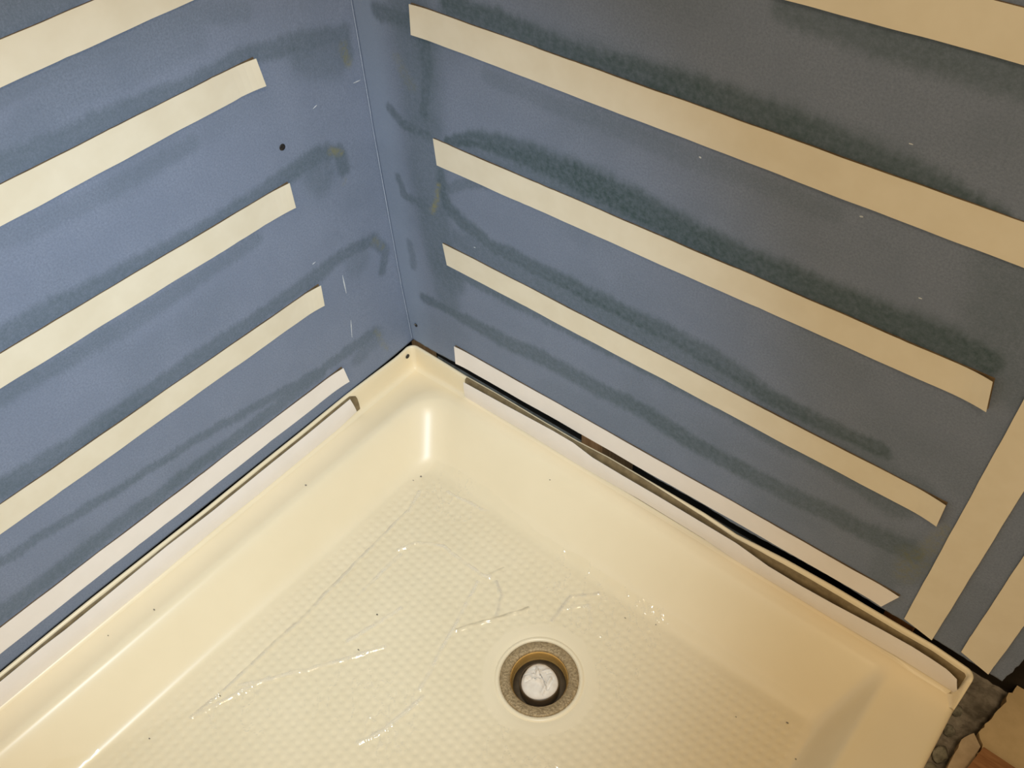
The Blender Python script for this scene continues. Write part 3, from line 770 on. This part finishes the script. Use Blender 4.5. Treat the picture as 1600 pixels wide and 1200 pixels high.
def plate(name, outline, z0, z1, mat, parent=None):
    n = len(outline)
    V = [(x, y, z1) for x, y in outline] + [(x, y, z0) for x, y in outline]
    F = [list(range(n)), list(range(2 * n - 1, n - 1, -1))] + [[k, k + n, (k + 1) % n + n, (k + 1) % n] for k in range(n)]
    o = mesh_obj(name, V, F, mat, parent); fix_normals(o)
    return o
def ragged(pts, step=.006, amp=.0022, seed=3):
    rnd = random.Random(seed); out = []
    for (x0, y0), (x1, y1) in zip(pts[:-1], pts[1:]):
        m_ = max(1, int(math.hypot(x1 - x0, y1 - y0) / step))
        for k in range(m_):
            t = k / m_
            out.append((x0 + (x1 - x0) * t + rnd.uniform(-amp, amp), y0 + (y1 - y0) * t + rnd.uniform(-amp, amp)))
    out.append(pts[-1]); return out
edge = ragged([(.992, .1085)] + BOARD[1:4] + [(.985, .002), (.985, -.9), (.985, -1.6)])
tag(plate('floor_board', edge + [(1.75, -1.6), (1.75, .1085)], GZ + .004, -.140, M_BOARD),
    'tan floor board with ragged edge beyond the open end of the pan', 'board')
tag(plate('wood_scrap', ragged([(.9715, .012), (.9635, .0), (.9615, -.0252), (.9618, -.0524), (.962, -.10), (.980, -.10), (.9835, -.04), (.9838, .0)], amp=.001), GZ + .004, -.1415, M_SCRAP),
    'small pale scrap lying in the gap beside the tan board', 'scrap')
b0, b1, b2 = BROWN
tag(plate('wood_plank', [b0, b1, (b1[0] - .012, -.12), (b1[0] - .012, -.9), (1.30, -.9), (1.30, b2[1] - .012), b2], -.1398, -.130, M_PLANK),
    'red-brown wooden plank lying on the tan board', 'plank')
def chunk(x, y, r, seed, label):
    import bmesh
    bm = bmesh.new(); bmesh.ops.create_icosphere(bm, subdivisions=3, radius=1)
    rs = np.random.RandomState(seed); dirs = rs.normal(size=(9, 3)); dirs /= np.linalg.norm(dirs, axis=1)[:, None]; hs = rs.uniform(.6, .95, 9)
    for v in bm.verts:
        c = np.array(v.co); s = min([1.] + [h / max(1e-3, c @ d) for d, h in zip(dirs, hs) if c @ d > 0])
        c = c * s * (1 + .10 * (rs.rand() - .5))
        v.co = Vector((c[0] * r, c[1] * r * 1.25, c[2] * r * .62))
    me = bpy.data.meshes.new('mortar_chunk'); bm.to_mesh(me); bm.free(); me.materials.append(M_RUBBLE)
    o = bpy.data.objects.new('mortar_chunk', me); COL.objects.link(o)
    o.location = (x, y, GZ + r * .45)
    tag(o, label, 'rubble', 'mortar chunks in the gap')
chunk(.9515, -.0300, .0105, 1, 'largest grey mortar chunk in the gap beside the pan end')
chunk(.9480, -.0560, .0080, 2, 'grey mortar chunk nearest the bottom of the photo in the gap')
chunk(.9470, .0080, .0075, 3, 'small grey mortar chunk just behind the largest one in the gap')
chunk(.9445, .0400, .0070, 4, 'small dim mortar chunk under the end of the right wall')

# ------------------------------------------------------------------ specks of grit on the pan
def grit():
    V = []; F = []
    rnd = random.Random(5)
    for (x, y) in GRIT:
        z = float(pan_height(np.array(x), np.array(-y), False)) + (.0030 if -y > .09 and x > .12 else .0006)
        n0 = len(V); r = rnd.uniform(.0010, .0020); a0 = rnd.uniform(0, 6.28); el = rnd.uniform(.4, .9)
        for k in range(6):
            a = a0 + k * math.pi / 3
            V.append((x + r * math.cos(a), y + el * r * math.sin(a), z))
        V.append((x, y, z + r * .7)); V.append((x, y, z - r * .5))
        for k in range(6):
            F.append([n0 + k, n0 + (k + 1) % 6, n0 + 6]); F.append([n0 + (k + 1) % 6, n0 + k, n0 + 7])
    o = mesh_obj('dirt_specks', V, F, M_CONC, pan)
    fix_normals(o)
    tag(o, 'dark specks of dirt stuck to the pan', kind='stuff')
grit()
